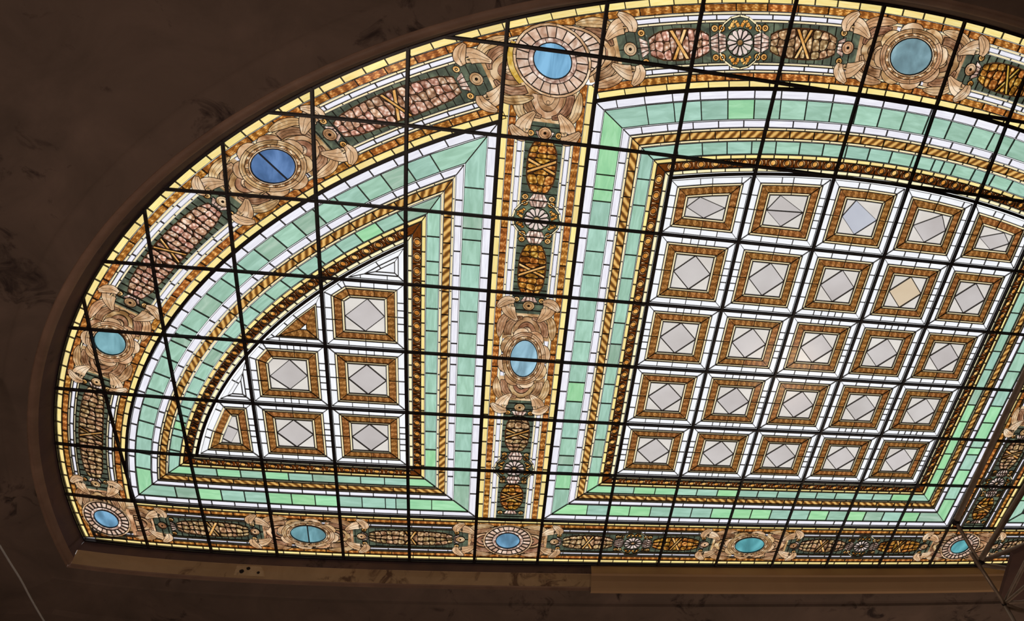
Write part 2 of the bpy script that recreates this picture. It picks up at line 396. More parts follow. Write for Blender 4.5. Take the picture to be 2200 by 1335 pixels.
def cabochon(T, b, s0, ra, rb, mat, split=0):
    P = poly_ell(b, s0, 0, 0, ra, rb, 28)
    if split == 0: T.piece('cabochon', mat, P, lead=.01, occ=True)
    elif split == 1:      # cut across the band
        T.piece('cabochon', mat, P[7:22], lead=.008, occ=True); T.piece('cabochon', mat, P[21:]+P[:8], lead=.008, occ=True)
    else:
        T.piece('cabochon', mat, P[0:15], lead=.008, occ=True); T.piece('cabochon', mat, P[14:]+[P[0]], lead=.008, occ=True)
def crom(P, n=4):
    """smooth curve through the points"""
    out = []
    for i in range(len(P)-1):
        p0, p1, p2, p3 = P[max(0, i-1)], P[i], P[i+1], P[min(len(P)-1, i+2)]
        for k in range(n):
            t = k/n; out.append(tuple(.5*(2*p1[c]+(p2[c]-p0[c])*t+(2*p0[c]-5*p1[c]+4*p2[c]-p3[c])*t*t+(3*p1[c]-p0[c]-3*p2[c]+p3[c])*t**3) for c in range(len(p1))))
    return out+[tuple(P[-1])]
def ribbon(T, name, mat, M, ctrl, n=4, outline=.009, shade=True, occ=True):
    """leaf-like strip; ctrl rows are (a, c, half width) in local coordinates, M maps them to (u, v)"""
    T.layer(); C = crom(ctrl, n); L = []; R = []
    for i, (a, c, w) in enumerate(C):
        p, q = C[max(0, i-1)], C[min(len(C)-1, i+1)]; dx, dy = q[0]-p[0], q[1]-p[1]; l = math.hypot(dx, dy) or 1e-9; w = max(.002, w)
        L.append(M(a-dy/l*w, c+dx/l*w)); R.append(M(a+dy/l*w, c-dx/l*w))
    T.piece(name, mat, [[L[i], R[i], R[i+1], L[i+1]] for i in range(len(C)-1)], lead=0, occ=occ)
    T.stroke(L+R[::-1], outline, closed=True)
    if shade:
        for f in (.35, -.3):
            T.stroke([M(a+f*0, c+f*w*1.1) for a, c, w in C[1:-1]], .0045)
def wings(T, b, s0, a0, sg, sc=1.0, tone=0):
    """one scrolled end of a cartouche: boss, two curling leaves and a shell mask between them"""
    L = lambda a, c: loc(b, s0, sg*(a0+a*sc), c)
    li, md, dk = ('scroll_light_glass', 'scroll_glass', 'scroll_dark_glass')
    T.layer()
    T.piece('scroll_boss', md, [L(.4+.074*cos(2*pi*i/14), .078*sin(2*pi*i/14)) for i in range(14)], lead=.008, occ=True)
    T.stroke([L(.4+.01*cos(2*pi*i/6), .011*sin(2*pi*i/6)) for i in range(6)], .016, closed=True)
    T.stroke([L(.4+.048*cos(2*pi*i/10), .05*sin(2*pi*i/10)) for i in range(10)], .005, closed=True)
    for c in (1, -1):
        K = lambda a, y, c=c: L(a, c*y)
        ribbon(T, 'scroll_tip', li, K, [(.345, .385, .022), (.39, .35, .046), (.435, .305, .062), (.465, .245, .06), (.455, .175, .034)], 3)
        ribbon(T, 'scroll_leaf', li, K, [(.17, .13, .02), (.24, .19, .055), (.32, .24, .085), (.39, .25, .085), (.44, .22, .05)], 3)
        ribbon(T, 'scroll_arm', md, K, [(-.1, .335, .012), (-.02, .335, .04), (.08, .325, .055), (.18, .3, .05), (.26, .235, .04), (.28, .16, .02)], 3)
        ribbon(T, 'scroll_inner', dk, K, [(-.06, .235, .045), (.04, .235, .05), (.13, .2, .05), (.2, .13, .035), (.22, .06, .02)], 3)
    for r, m_ in ((.42, li), (.7, dk), (1.0, md)):
        T.layer()
        E_ = [L(-.03+r*.27*cos(x), r*.175*sin(x)) for x in [(-pi/2+pi*i/12) for i in range(13)]]
        T.piece('shell_mask', m_, E_, lead=.005, occ=True)
        if r == .42:
            T.mark = OCC.n-1; T.stroke([L(.05+.022*cos(2*pi*i/6), .022*sin(2*pi*i/6)) for i in range(6)], .006, closed=True)
    for i in range(6):
        x0, x1 = -.12+.1*i, -.12+.1*(i+1)
        if x1 < .34: T.piece('cartouche_ground', md, [L(x0, -.3), L(x1, -.3+.02*i), L(x1, .3-.02*i), L(x0, .3)], lead=0, occ=True, join=True)
def medallion(T, b, s0, ra, rb, mat, split=0, ends=(1, -1), core='bead', tone=0, scale=1.0):
    cabochon(T, b, s0, ra, rb, mat, split)
    if core == 'bead':
        ring_piece(T, b, s0, 'bezel_rim', 'scroll_light_glass', (ra, rb), (ra+.02, rb+.018), 1, join=True)
        ring_piece(T, b, s0, 'beaded_bezel', 'bead_glass', (ra+.02, rb+.018), (ra+.06, rb+.05), 4, a0=.6)
        ring_piece(T, b, s0, 'outer_bezel', 'scroll_glass', (ra+.06, rb+.05), (ra+.125, rb+.1), 6, a0=.3)
        T.stroke(poly_ell(b, s0, 0, 0, ra+.095, rb+.078, 28), .005, closed=True)
        T.layer()
        for i in range(8):       # scalloped edge: rounded lobes
            a1, a2 = .2+2*pi*i/8, .2+2*pi*(i+.9)/8; r0 = (ra+.125, rb+.1); lobes = []; rimp = []
            for q in range(7):
                x = a1+(a2-a1)*q/6; h_ = .012+.055*abs(sin(pi*q/6))**.6
                lobes.append((loc(b, s0, r0[0]*cos(x), r0[1]*sin(x)), loc(b, s0, (r0[0]+h_)*cos(x), (r0[1]+h_)*sin(x))))
            T.piece('scalloped_edge', 'scroll_light_glass' if i % 2 else 'scroll_glass', [[lobes[q][0], lobes[q][1], lobes[q+1][1], lobes[q+1][0]] for q in range(6)], lead=0, occ=True)
            T.stroke([lobes[0][0]]+[l_[1] for l_ in lobes]+[lobes[-1][0]], .009)
        w0 = ra+.12
    else:
        ring_piece(T, b, s0, 'bezel_rim', 'shell_glass', (ra, rb), (ra+.05, rb+.045), 8)
        n = 24
        for i in range(n):
            a1, a2 = 2*pi*i/n, 2*pi*(i+1)/n
            T.piece('fan_blade', 'fan_glass', wedge(b, s0, (ra+.05, rb+.045), (ra+.165, rb+.15), a1, a2, 1), lead=.0065, occ=True)
        ring_piece(T, b, s0, 'outer_bezel', 'scroll_light_glass', (ra+.165, rb+.15), (ra+.195, rb+.18), 4, a0=.4)
        w0 = ra+.14
    for sg in ends: wings(T, b, s0, w0, sg, scale, tone)
def rosette(T, b, s0, r=.145):
    T.piece('rosette_eye', 'scroll_glass', poly_ell(b, s0, 0, 0, .033, .033, 10), lead=.005, occ=True)
    n = 12
    for i in range(n):
        a = 2*pi*i/n; d = pi/n
        P = [loc(b, s0, rr*cos(a+x), rr*sin(a+x)) for rr, x in ((.04, -d*.8), (r*.85, -d*.92), (r, -d*.4), (r, d*.4), (r*.85, d*.92), (.04, d*.8))]
        T.piece('petal', 'petal_glass', P, lead=.0055, occ=True)
    T.stroke(poly_ell(b, s0, 0, 0, r+.006, r+.006, 24), .012, closed=True)
    for sb in (1, -1):
        for sa in (1, -1):
            # curled tendrils above and below, drawn as bent strips of gold glass
            pts = [(sa*(.015+.085*x), sb*(.165+.065*sin(pi*x))) for x in (0, .25, .5, .75, 1)]
            pts += [(sa*.125, sb*.15)]
            for A, B in zip(pts, pts[1:]):
                dx, dy = B[0]-A[0], B[1]-A[1]; l = math.hypot(dx, dy); nx, ny = -dy/l*.019, dx/l*.019
                T.piece('tendril', 'amber_glass', [loc(b, s0, A[0]+nx, A[1]+ny), loc(b, s0, A[0]-nx, A[1]-ny), loc(b, s0, B[0]-nx, B[1]-ny), loc(b, s0, B[0]+nx, B[1]+ny)], lead=.003, occ=True, join=True)
            T.piece('tendril_curl', 'amber_glass', poly_ell(b, s0, sa*.075, sb*.175, .022, .022, 8), lead=.006, occ=True)
        for w in range(6):
            a1, a2 = pi*(.12+.76*w/6), pi*(.12+.76*(w+1)/6)
            T.piece('arch_moulding', 'cream_glass', [loc(b, s0, .235*cos(a1), sb*.235*sin(a1)*1.16), loc(b, s0, .255*cos(a1), sb*.255*sin(a1)*1.16), loc(b, s0, .255*cos(a2), sb*.255*sin(a2)*1.16), loc(b, s0, .235*cos(a2), sb*.235*sin(a2)*1.16)], lead=.0035, occ=True, join=True)
    for sa in (1, -1):
        for i in range(5):
            y0, y1 = -.1+.04*i, -.1+.04*(i+1)
            T.piece('shell_rib', 'shell_glass', [loc(b, s0, sa*.155, y0*.8), loc(b, s0, sa*.235, y0*1.15), loc(b, s0, sa*.235, y1*1.15), loc(b, s0, sa*.155, y1*.8)], lead=.005, occ=True)
        for sb in (1, -1):
            T.piece('scroll_curl', 'amber_glass', poly_ell(b, s0, sa*.2, sb*.155, .042, .045, 10), lead=.009, occ=True)
            T.stroke(poly_ell(b, s0, sa*.2, sb*.155, .014, .014, 6), .012, closed=True)
    T.piece('rosette_ground', 'dark_green_glass', [poly_ell(b, s0, 0, 0, .235, .272, 24)], lead=.008, occ=True)
def garland(T, b, s0, s1, mat, gold='ribbon_glass'):
    L = s1-s0; m = (s0+s1)/2
    hw = lambda s_: .115+.05*max(0, sin(pi*(s_-s0)/L))**.8 - .03*max(0, 1-abs(s_-s0)/.12) - .03*max(0, 1-abs(s1-s_)/.12)
    for s_, sg in ((s0, -1), (s1, 1)):      # shell and curls at each end
        for i in range(4):
            y0, y1 = -.09+.045*i, -.09+.045*(i+1)
            T.piece('shell_rib', 'shell_glass', [b.pt(s_+sg*.015, .5+y0*.7), b.pt(s_+sg*.1, .5+y0*1.25), b.pt(s_+sg*.1, .5+y1*1.25), b.pt(s_+sg*.015, .5+y1*.7)], lead=.005, occ=True)
        for sb in (1, -1):
            T.piece('scroll_curl', 'ribbon_glass', [b.pt(s_+sg*.065+.042*cos(2*pi*k/10), .5+sb*.155+.042*sin(2*pi*k/10)) for k in range(10)], lead=.008, occ=True)
            T.stroke([b.pt(s_+sg*.065+.013*cos(2*pi*k/6), .5+sb*.155+.013*sin(2*pi*k/6)) for k in range(6)], .011, closed=True)
    # crossed ribbon in the middle
    r = .1
    X = lambda a, c: b.pt(m+a, .5+c*hw(m+a))
    T.piece('ribbon', gold, [X(-r, -1), X(-r*.55, -1), X(r, 1), X(r*.55, 1)], lead=.007, occ=True)
    T.piece('ribbon', gold, [X(-r, 1), X(-r*.55, 1), X(r, -1), X(r*.55, -1)], lead=.007, occ=True)
    def fruit(q):
        q = ccw(q)
        if len(q) < 3: return
        out = []
        n = len(q)
        for i in range(n):
            P, A, B = q[i], q[i-1], q[(i+1) % n]
            f = .2
            out += [(P[0]+(A[0]-P[0])*f, P[1]+(A[1]-P[1])*f), (P[0]+(B[0]-P[0])*f, P[1]+(B[1]-P[1])*f)]
        T.piece('fruit', mat, out, lead=.005, occ=True)
    fruit([X(-r*.4, -.95), X(r*.4, -.95), X(0, -.1)]); fruit([X(-r*.4, .95), X(r*.4, .95), X(0, .1)])
    fruit([X(-r, -.75), X(-r, .75), X(-r*.15, 0)]); fruit([X(r, -.75), X(r, .75), X(r*.15, 0)])
    for a, e in ((s0, m-r), (m+r, s1)):
        n = max(2, round((e-a)/.088)); rows = 3
        G = [[None]*(rows+1) for _ in range(n+1)]
        for i in range(n+1):
            for j in range(rows+1):
                ss = a+(e-a)*i/n; jj = j+(.0 if j in (0, rows) else rnd.uniform(-.25, .25)); si = 0 if i in (0, n) else rnd.uniform(-.22, .22)*(e-a)/n
                G[i][j] = b.pt(ss+si, .5+hw(ss+si)*(2*jj/rows-1))
        for i in range(n):
            for j in range(rows):
                fruit([G[i][j], G[i+1][j], G[i+1][j+1], G[i][j+1]])
    k = 10
    for i in range(k):
        a, e = s0+L*i/k, s0+L*(i+1)/k
        T.piece('garland_ground', 'garland_ground_glass', [b.pt(a, .5-hw(a)-.01), b.pt(e, .5-hw(e)-.01), b.pt(e, .5+hw(e)+.01), b.pt(a, .5+hw(a)+.01)], lead=0, occ=True, join=True)

# ------------------------------------------------------------------ ornaments (upper layer first)
def s_near(u, v): return ring.inv(u, v)[0]
sM6, sM1, sM2, sM3, sR1, sM4 = (s_near(*p) for p in ((-.55, .53), (.25, 3.8), (2.505, 6.4), (5.49, 7.915), (7.48, 8.40), (9.5, 8.53)))
sTot = s_of_th(0)+s_of_th(pi)
mir = lambda s_: sTot-s_
G_MED = 'medallions in the borders'
def MED(label, b, s0, ra, rb, mat, **k):
    T = Thing('medallion', label, 'medallion', G_MED); medallion(T, b, s0, ra, rb, mat, **k); return T
# head of the left pier: the big medallion with fan and a mask hanging into the pier
T = Thing('medallion', 'large round sky-blue medallion with pink fan blades at the head of the left upright', 'medallion', G_MED)
cabochon(T, ring, sM3, .2, .2, 'sky_blue_glass')
ring_piece(T, ring, sM3, 'bezel_rim', 'shell_glass', (.2, .2), (.25, .25), 8)
for i in range(22):
    T.piece('fan_blade', 'fan_glass', wedge(ring, sM3, (.25, .25), (.375, .375), 2*pi*i/22, 2*pi*(i+1)/22, 1), lead=.0065, occ=True)
ring_piece(T, ring, sM3, 'outer_bezel', 'scroll_light_glass', (.375, .375), (.405, .405), 4, a0=.4)
for i in range(12):
    a1, a2 = -1.5+3.0*i/12, -1.5+3.0*(i+1)/12
    T.piece('side_fan_blade', 'swirl_gold_glass' if i in (0, 11) else 'fan_glass', wedge(ring, sM3, (.33, .2), (.46, .29), a1, a2, 1, c=(.08, -.04)), lead=.0065, occ=True)
T.layer(); T.piece('side_bezel', 'scroll_light_glass', wedge(ring, sM3, (.46, .29), (.5, .32), -1.55, 1.55, 12, c=(.08, -.04)), lead=0, occ=True)
T.stroke(curve(ring, sM3, .08, -.04, .5, .32, -1.55, 1.55, 14), .01); T.stroke(curve(ring, sM3, .08, -.04, .46, .29, -1.5, 1.5, 14), .008)
T.layer(); T.piece('gold_crescent', 'swirl_gold_glass', wedge(ring, sM3, (.405, .405), (.47, .42), 2.75, 3.9, 5), lead=0, occ=True)
T.stroke(curve(ring, sM3, 0, 0, .47, .42, 2.75, 3.9, 8), .009)
for sg in (1, -1): wings(T, ring, sM3, .44, sg, 1.0, 1)
wings(T, pier[5], 7.9, .42, -1, 1.0, 1)
for sx in (-1, 1):
    T.piece('scroll_shoulder', 'scroll_dark_glass', [[(5.5+sx*.12, 7.5), (5.5+sx*.3, 7.56), (5.5+sx*.32, 7.3), (5.5+sx*.2, 7.2)]], lead=.007, occ=True)
MED('small round blue medallion in a fan in the lower left corner of the window', ring, sM6, .19, .19, 'steel_blue_glass', ends=(), core='fan')
T = THINGS[-1]; wings(T, ring, sM6, .33, 1); wings(T, bottom, -.56, .48, 1)
T.piece('corner_ground', 'scroll_glass', [[(-.35, .3), (-.02, .3), (-.02, .62), (-.35, .62)], [(-.35, .62), (-.02, .62), (-.02, .97), (-.35, .97)]], lead=.006)
MED('round teal medallion in the arched border at the far left, lowest on the arch', ring, sM1, .215, .2, 'teal_glass')
MED('deep blue oval medallion split by one lead line, upper left of the arched border', ring, sM2, .25, .205, 'deep_blue_glass', split=1)
MED('grey-teal oval medallion at the crown of the arched border', ring, sM4, .26, .21, 'grey_teal_glass')
MED('pale blue oval medallion halfway up the left upright band', pier[5], 4.0, .3, .18, 'pale_blue_glass', split=1)
MED('teal oval medallion split by a lead line in the bottom border under the left panel', bottom, 2.505, .265, .2, 'teal_glass', split=1)
MED('round blue medallion in a fan in the bottom border under the left upright band', bottom, 5.5, .19, .19, 'steel_blue_glass', core='fan')
MED('turquoise oval medallion in the bottom border below the middle panel', bottom, 9.49, .26, .2, 'turquoise_glass')
MED('round teal medallion in a fan in the bottom border behind the scaffold', bottom, 13.46, .19, .19, 'turquoise_glass', core='fan')
MED('oval medallion halfway up the right upright band, only its scrolled foot in view', pier[13], 4.0, .3, .18, 'pale_blue_glass', split=1)
MED('round medallion in a fan at the head of the right upright band', ring, mir(sM3), .2, .2, 'sky_blue_glass', core='fan')
G_ROS = 'rosettes in the borders'
def ROS(label, b, s0):
    T = Thing('rosette', label, 'rosette', G_ROS); rosette(T, b, s0)
ROS('pink twelve-petal rosette with dark leads in the top of the arched border', ring, sR1)
ROS('pale rosette in the upper part of the left upright band above the oval medallion', pier[5], 6.02)
ROS('pale rosette in the lower part of the left upright band below the oval medallion', pier[5], 2.045)
ROS('pale rosette in the bottom border, between the fan medallion and the turquoise one', bottom, 7.5)
ROS('pale rosette in the bottom border, right of the turquoise medallion', bottom, 11.52)
ROS('rosette in the right upright band just beyond the scaffold pole', pier[13], 2.05)
ROS('rosette in the arched border at the upper right corner of the photo', ring, mir(sR1))
G_GAR = 'fruit garlands in the borders'
def GAR(label, b, s0, s1, mat, gold='ribbon_glass'):
    T = Thing('fruit_garland', label, 'garland', G_GAR); garland(T, b, s0, s1, mat, gold)
GAR('tan fruit garland in the arched border at the far left, below the lowest arch medallion', ring, sM6+.86, sM1-.86, 'tan_fruit_glass')
GAR('pink-brown fruit garland on the arch between the teal and the deep blue medallion', ring, sM1+.86, sM2-.9, 'fruit_glass')
GAR('long pink-brown fruit garland between the deep blue and the large sky-blue medallion', ring, sM2+.88, sM3-1.05, 'fruit_glass')
GAR('short pink fruit garland right of the large sky-blue medallion, with crossed ribbon', ring, sM3+1.05, sR1-.34, 'fruit_glass')
GAR('short golden fruit garland between the top rosette and the crown medallion', ring, sR1+.34, sM4-.92, 'tan_fruit_glass')
GAR('golden fruit garland right of the crown medallion', ring, sM4+.92, mir(sR1)-.34, 'gold_fruit_glass', 'swirl_gold_glass')
GAR('fruit garland in the arched border outside the upper right corner', ring, mir(sR1)+.34, mir(sM3)-.9, 'tan_fruit_glass')
GAR('golden garland at the top of the left upright band, under the hanging mask', pier[5], 6.36, 7.0, 'gold_fruit_glass')
GAR('golden garland in the left upright band, between upper rosette and oval medallion', pier[5], 4.97, 5.68, 'gold_fruit_glass')
GAR('brown garland in the left upright band, between oval medallion and lower rosette', pier[5], 2.38, 3.02, 'tan_fruit_glass')
GAR('brown garland at the foot of the left upright band, under the lower rosette', pier[5], 1.2, 1.72, 'gold_fruit_glass')
GAR('garland in the bottom border between the corner medallion and the split teal one', bottom, .55, 1.63, 'tan_fruit_glass')
GAR('garland in the bottom border between the split teal medallion and the left pier fan', bottom, 3.4, 4.65, 'tan_fruit_glass')
GAR('garland in the bottom border, first right of the left pier fan', bottom, 6.36, 7.17, 'tan_fruit_glass')
GAR('garland in the bottom border, just left of the turquoise medallion', bottom, 7.83, 8.6, 'gold_fruit_glass')
GAR('garland in the bottom border, just right of the turquoise medallion', bottom, 10.38, 11.2, 'tan_fruit_glass')
GAR('garland in the bottom border, left of the fan medallion behind the scaffold', bottom, 11.85, 12.62, 'gold_fruit_glass')
GAR('dark brown garland in the right upright band above its rosette', pier[13], 2.38, 3.02, 'tan_fruit_glass')
GAR('golden garland at the foot of the right upright band', pier[13], 1.2, 1.72, 'gold_fruit_glass')
GAR('garland in the right upright band above its oval medallion', pier[13], 4.97, 5.68, 'gold_fruit_glass')
GAR('garland in the bottom border right of the scaffold', bottom, 14.35, 15.5, 'tan_fruit_glass')
# eggs of the egg-and-dart mouldings go on before their ground (see below)

# ------------------------------------------------------------------ border edgings and field
EDGE = [('yellow_tile', 'yellow_glass', .008, .086, .245, False), ('painted_tile', 'orange_painted_glass', .089, .172, .33, False),
        ('cream_fillet', 'cream_glass', .176, .2, .3, True), ('white_tile', 'white_glass', .203, .257, .3, False), ('cream_fillet', 'cream_glass', .26, .284, .3, True)]
FIELD = (.288, .5)
def tile_band(T, b, s0, s1, t0, t1, name, mat, step, join, skip=None, lead=.0065, jit=0.0, ends=None, matf=None):
    n = max(1, round((s1-s0)/step)); uvf = uv_band(b, t0, t1)
    ph = rnd.uniform(0, .5) if n > 4 else 0
    cuts = [s0]+[s0+(s1-s0)*(i+ph)/n for i in range(1, n)]+[s1] if n > 1 else [s0, s1]
    for i in range(len(cuts)-1):
        a, e = cuts[i], cuts[i+1]
        if e-a < .02: continue
        a0 = a1 = a; e0 = e1 = e
        if ends and i == 0: a0, a1 = ends[0](t0), ends[0](t1)
        if ends and i == len(cuts)-2: e0, e1 = ends[1](t0), ends[1](t1)
        mid = b.pt((a+e)/2, (t0+t1)/2)
        if skip and skip(*mid): continue
        P = [b.pt(a0, t0), b.pt(e0, t0), b.pt(e1, t1), b.pt(a1, t1)]
        T.piece(name, matf(mid) if matf else mat, P, lead=lead, uvf=uvf, join=join)
def edging(label, b, s0, s1, side, skip=None):
    T = Thing('glass_edging', label, 'border', 'strips of edging tiles')
    for name, mat, t0, t1, st, jn in EDGE:
        a, c = (t0, t1) if side == 0 else (1-t1, 1-t0)
        tile_band(T, b, s0, s1, a, c, name, mat, st, jn, skip, lead=.004 if jn else .0065)
    return T
sA = s_of_th(th_at_v(0, .04)); sAi = s_of_th(th_at_v(1, 1.0))
sA = s_of_th(th_at_v(0.0, .06))
edging('edging of yellow, painted orange and white tiles along the outside of the arch', ring, sA, mir(sA), 0)
def skip_pier(u, v): return (4.98 < u < 6.02) or (12.98 < u < 14.02)
su = lambda u: s_of_th(th_at_u(.86, u))
edging('edging of white, orange and yellow tiles along the inside of the arch, left quarter', ring, sAi, su(5), 1)
edging('edging of white, orange and yellow tiles inside the arch, above the middle panel', ring, su(6), su(13), 1)
edging('edging of white, orange and yellow tiles inside the arch, beyond the right upright', ring, su(14), mir(sAi), 1)
edging('lowest edging of white, orange and yellow tiles along the straight side of the window', bottom, -.9, 19.9, 0)
edging('upper edging of the bottom border, orange tiles right under the panels', bottom, .0, 19.0, 1)
def vtop(x): return ell_y(1, x)
for x, nm in ((5, 'left'), (13, 'right')):
    top0 = 7.42
    edging('yellow, orange and white tile edging on the left side of the %s upright band' % nm, pier[x], 1.0, 7.42 if x == 5 else 7.68, 0)
    edging('white, orange and yellow tile edging on the right side of the %s upright band' % nm, pier[x], 1.0, 7.68 if x == 5 else 7.42, 1)
def field(label, b, s0, s1, skip=None, t_hi=.712):
    T = Thing('dark_green_ground', label, 'ground', 'dark green grounds of the borders')
    for t0, t1 in ((.288, .5), (.5, t_hi)):
        n = round((s1-s0)/.1)
        for i in range(n):
            a, e = s0+(s1-s0)*i/n, s0+(s1-s0)*(i+1)/n
            mid = b.pt((a+e)/2, (t0+t1)/2)
            if skip and skip(*mid): continue
            T.piece('green_tile', 'dark_green_glass', [b.pt(a, t0), b.pt(e, t0), b.pt(e, t1), b.pt(a, t1)], lead=.005, join=True, minarea=4e-5)
field('small dark green tiles behind the ornaments of the arched border', ring, sA, mir(sA))
field('small dark green tiles behind the ornaments of the left upright band', pier[5], .95, 7.55)
field('small dark green tiles behind the ornaments of the right upright band', pier[13], .95, 7.55)
field('small dark green tiles behind the ornaments of the bottom border', bottom, 0, 19)

# ------------------------------------------------------------------ panel frames (concentric bands)
BANDS = [('white_tile', 'white_glass', .022, .118, .33, 'white_band', 'band of long white tiles, outermost of'),
         ('green_tile', 'green_glass', .124, .352, .333, 'green_band', 'wide band of sea-green tiles, outer of two in'),
         ('white_tile', 'white_glass', .362, .446, .33, 'white_band', 'inner band of white tiles in'),
         ('cream_fillet', 'cream_glass', .452, .477, .25, None, None),
         ('rope_tile', 'rope_painted_glass', .48, .572, .33, 'rope_band', 'golden twisted-rope moulding in'),
         ('cream_fillet', 'cream_glass', .575, .602, .25, None, None),
         ('green_tile', 'green_glass', .608, .762, .333, 'green_band', 'narrow inner band of sea-green tiles in'),
         ('yellow_tile', 'yellow_glass', .768, .818, .2, 'egg_and_dart_band', 'egg-and-dart moulding of amber glass in'),
         ('egg_ground', 'egg_ground_glass', .82, .924, .2, None, None),
         ('pale_tile', 'pale_yellow_glass', .928, .976, .2, None, None)]
def isect_th_u(k, u, right=False): return th_at_u(k, u)
class Side:
    """one side of a panel frame: s along, t inward"""
    def __init__(s, pt, inv, s0, s1): s.pt, s.inv, s.s0, s.s1 = pt, inv, s0, s1
def th_bottom(k, v): return th_at_v(k, v)
def ell_side(s0, s1):
    return Side(lambda s_, t: ell(1+t, th_of_s(s_)), lambda u, v: (lambda th, k: (s_of_th(th), k-1))(*inv_ell(u, v)), s0, s1)
def panel_sides(kind):
    if kind == 'left':
        return [ell_side(lambda t: s_of_th(th_at_v(1+t, 1+t)), lambda t: s_of_th(th_at_u(1+t, 5-t))),
                Side(lambda s_, t: (5-t, s_), lambda u, v: (v, 5-u), lambda t: 1+t, lambda t: ell_y(1+t, 5-t)),
                Side(lambda s_, t: (s_, 1+t), lambda u, v: (u, v-1), lambda t: ell(1+t, th_at_v(1+t, 1+t))[0], lambda t: 5-t)]
    if kind == 'middle':
        return [ell_side(lambda t: s_of_th(th_at_u(1+t, 6+t)), lambda t: s_of_th(th_at_u(1+t, 13-t))),
                Side(lambda s_, t: (6+t, s_), lambda u, v: (v, u-6), lambda t: 1+t, lambda t: ell_y(1+t, 6+t)),
                Side(lambda s_, t: (13-t, s_), lambda u, v: (v, 13-u), lambda t: 1+t, lambda t: ell_y(1+t, 13-t)),
                Side(lambda s_, t: (s_, 1+t), lambda u, v: (u, v-1), lambda t: 6+t, lambda t: 13-t)]
    return [ell_side(lambda t: s_of_th(th_at_u(1+t, 14+t)), lambda t: s_of_th(pi-th_at_v(1+t, 1+t))),
            Side(lambda s_, t: (14+t, s_), lambda u, v: (v, u-14), lambda t: 1+t, lambda t: ell_y(1+t, 14+t)),
            Side(lambda s_, t: (s_, 1+t), lambda u, v: (u, v-1), lambda t: 14+t, lambda t: 19-ell(1+t, th_at_v(1+t, 1+t))[0])]
def green_pick(p):
    r = rnd.random(); u, v = p
    q = .035
    if v < 2.0: q = .25
    if u > 12 and v < 3.6: q = .75
    if v < 2 and (u > 12.2 or u < 1.6 or 4 < u < 7): q = .6
    if abs(u-6.25) < .25 and 6.2 < v < 7: q = .9
    if r < q: return 'vivid_green_glass'
    return 'grey_green_glass' if r > .93 else 'green_glass'
for kind, words in (('left', 'the left panel frame'), ('middle', 'the middle panel frame'), ('right', 'the right panel frame by the scaffold')):
    sides = panel_sides(kind); T = None
    for bi, (name, mat, t0, t1, st, tn, lab) in enumerate(BANDS):
        if tn: T = Thing(tn, lab+' '+words, 'moulding' if 'rope' in tn or 'egg' in tn else 'border')
        elif name == 'cream_fillet' and BANDS[bi+1][0] == 'rope_tile': T = Thing('rope_band', BANDS[bi+1][6]+' '+words, 'moulding')
        if name == 'rope_tile': THINGS.remove(T); T = THINGS[-1]
        tm = (t0+t1)/2
        for si, sd in enumerate(sides):
            a = max(sd.s0(t0), sd.s0(t1)); e = min(sd.s1(t0), sd.s1(t1))
            if name == 'egg_ground':
                n = round((e-a)/.2)
                for i in range(n):
                    c = a+(e-a)*(i+.5)/n
                    P = lambda r1, r2, k=12: [sd.pt(c+r1*cos(2*pi*q/k), tm-.004+r2*sin(2*pi*q/k)) for q in range(k)]
                    T.piece('egg', 'amber_glass', P(.044, .038), lead=.008, occ=True)
                    T.piece('egg_cup', 'egg_cup_glass', P(.066, .049), lead=.006, occ=True, join=True)
                    d = c+(e-a)/n/2
                    if i < n-1: T.piece('dart', 'egg_cup_glass', [sd.pt(d-.018, tm-.04), sd.pt(d+.018, tm-.04), sd.pt(d, tm+.042)], lead=.003, occ=True, join=True)
            if e <= a: continue
            # cuts on the thirds of each bay for straight sides
            if 'green' in name and si > 0:
                c0 = floor(a); cuts = [c0+k/3 for k in range(0, 60)]
            elif 'white' in name and si > 0:
                c0 = floor(a); cuts = [c0+(k+.5)/3 for k in range(0, 60)]
            else:
                n = max(1, round((e-a)/st)); ph = .5 if 'white' in name else 0
                cuts = [a+(e-a)*(k+ph)/n for k in range(0, n)]
            cuts = [c for c in cuts if a+.07 < c < e-.07]
            if 'green' in name:      # a few broken and mended tiles
                cuts = sorted(cuts+[c+.15 for c in cuts if rnd.random() < .05 and c+.3 < e])
            cuts = [None]+cuts+[None]
            for i in range(len(cuts)-1):
                A0, A1 = (sd.s0(t0), sd.s0(t1)) if cuts[i] is None else (cuts[i],)*2
                E0, E1 = (sd.s1(t0), sd.s1(t1)) if cuts[i+1] is None else (cuts[i+1],)*2
                P = [sd.pt(A0, t0), sd.pt(E0, t0), sd.pt(E1, t1), sd.pt(A1, t1)]
                mid = sd.pt((A0+E0)/2, tm)
                m_ = green_pick(mid) if 'green' in name else mat
                T.piece(name, m_, P, lead=.0065 if t1-t0 > .03 else .004, uvf=(lambda sd, t0, t1: (lambda u, v: (lambda s_, t: (s_, (t-t0)/(t1-t0)))(*sd.inv(u, v))))(sd, t0, t1), join=(name == 'cream_fillet'))

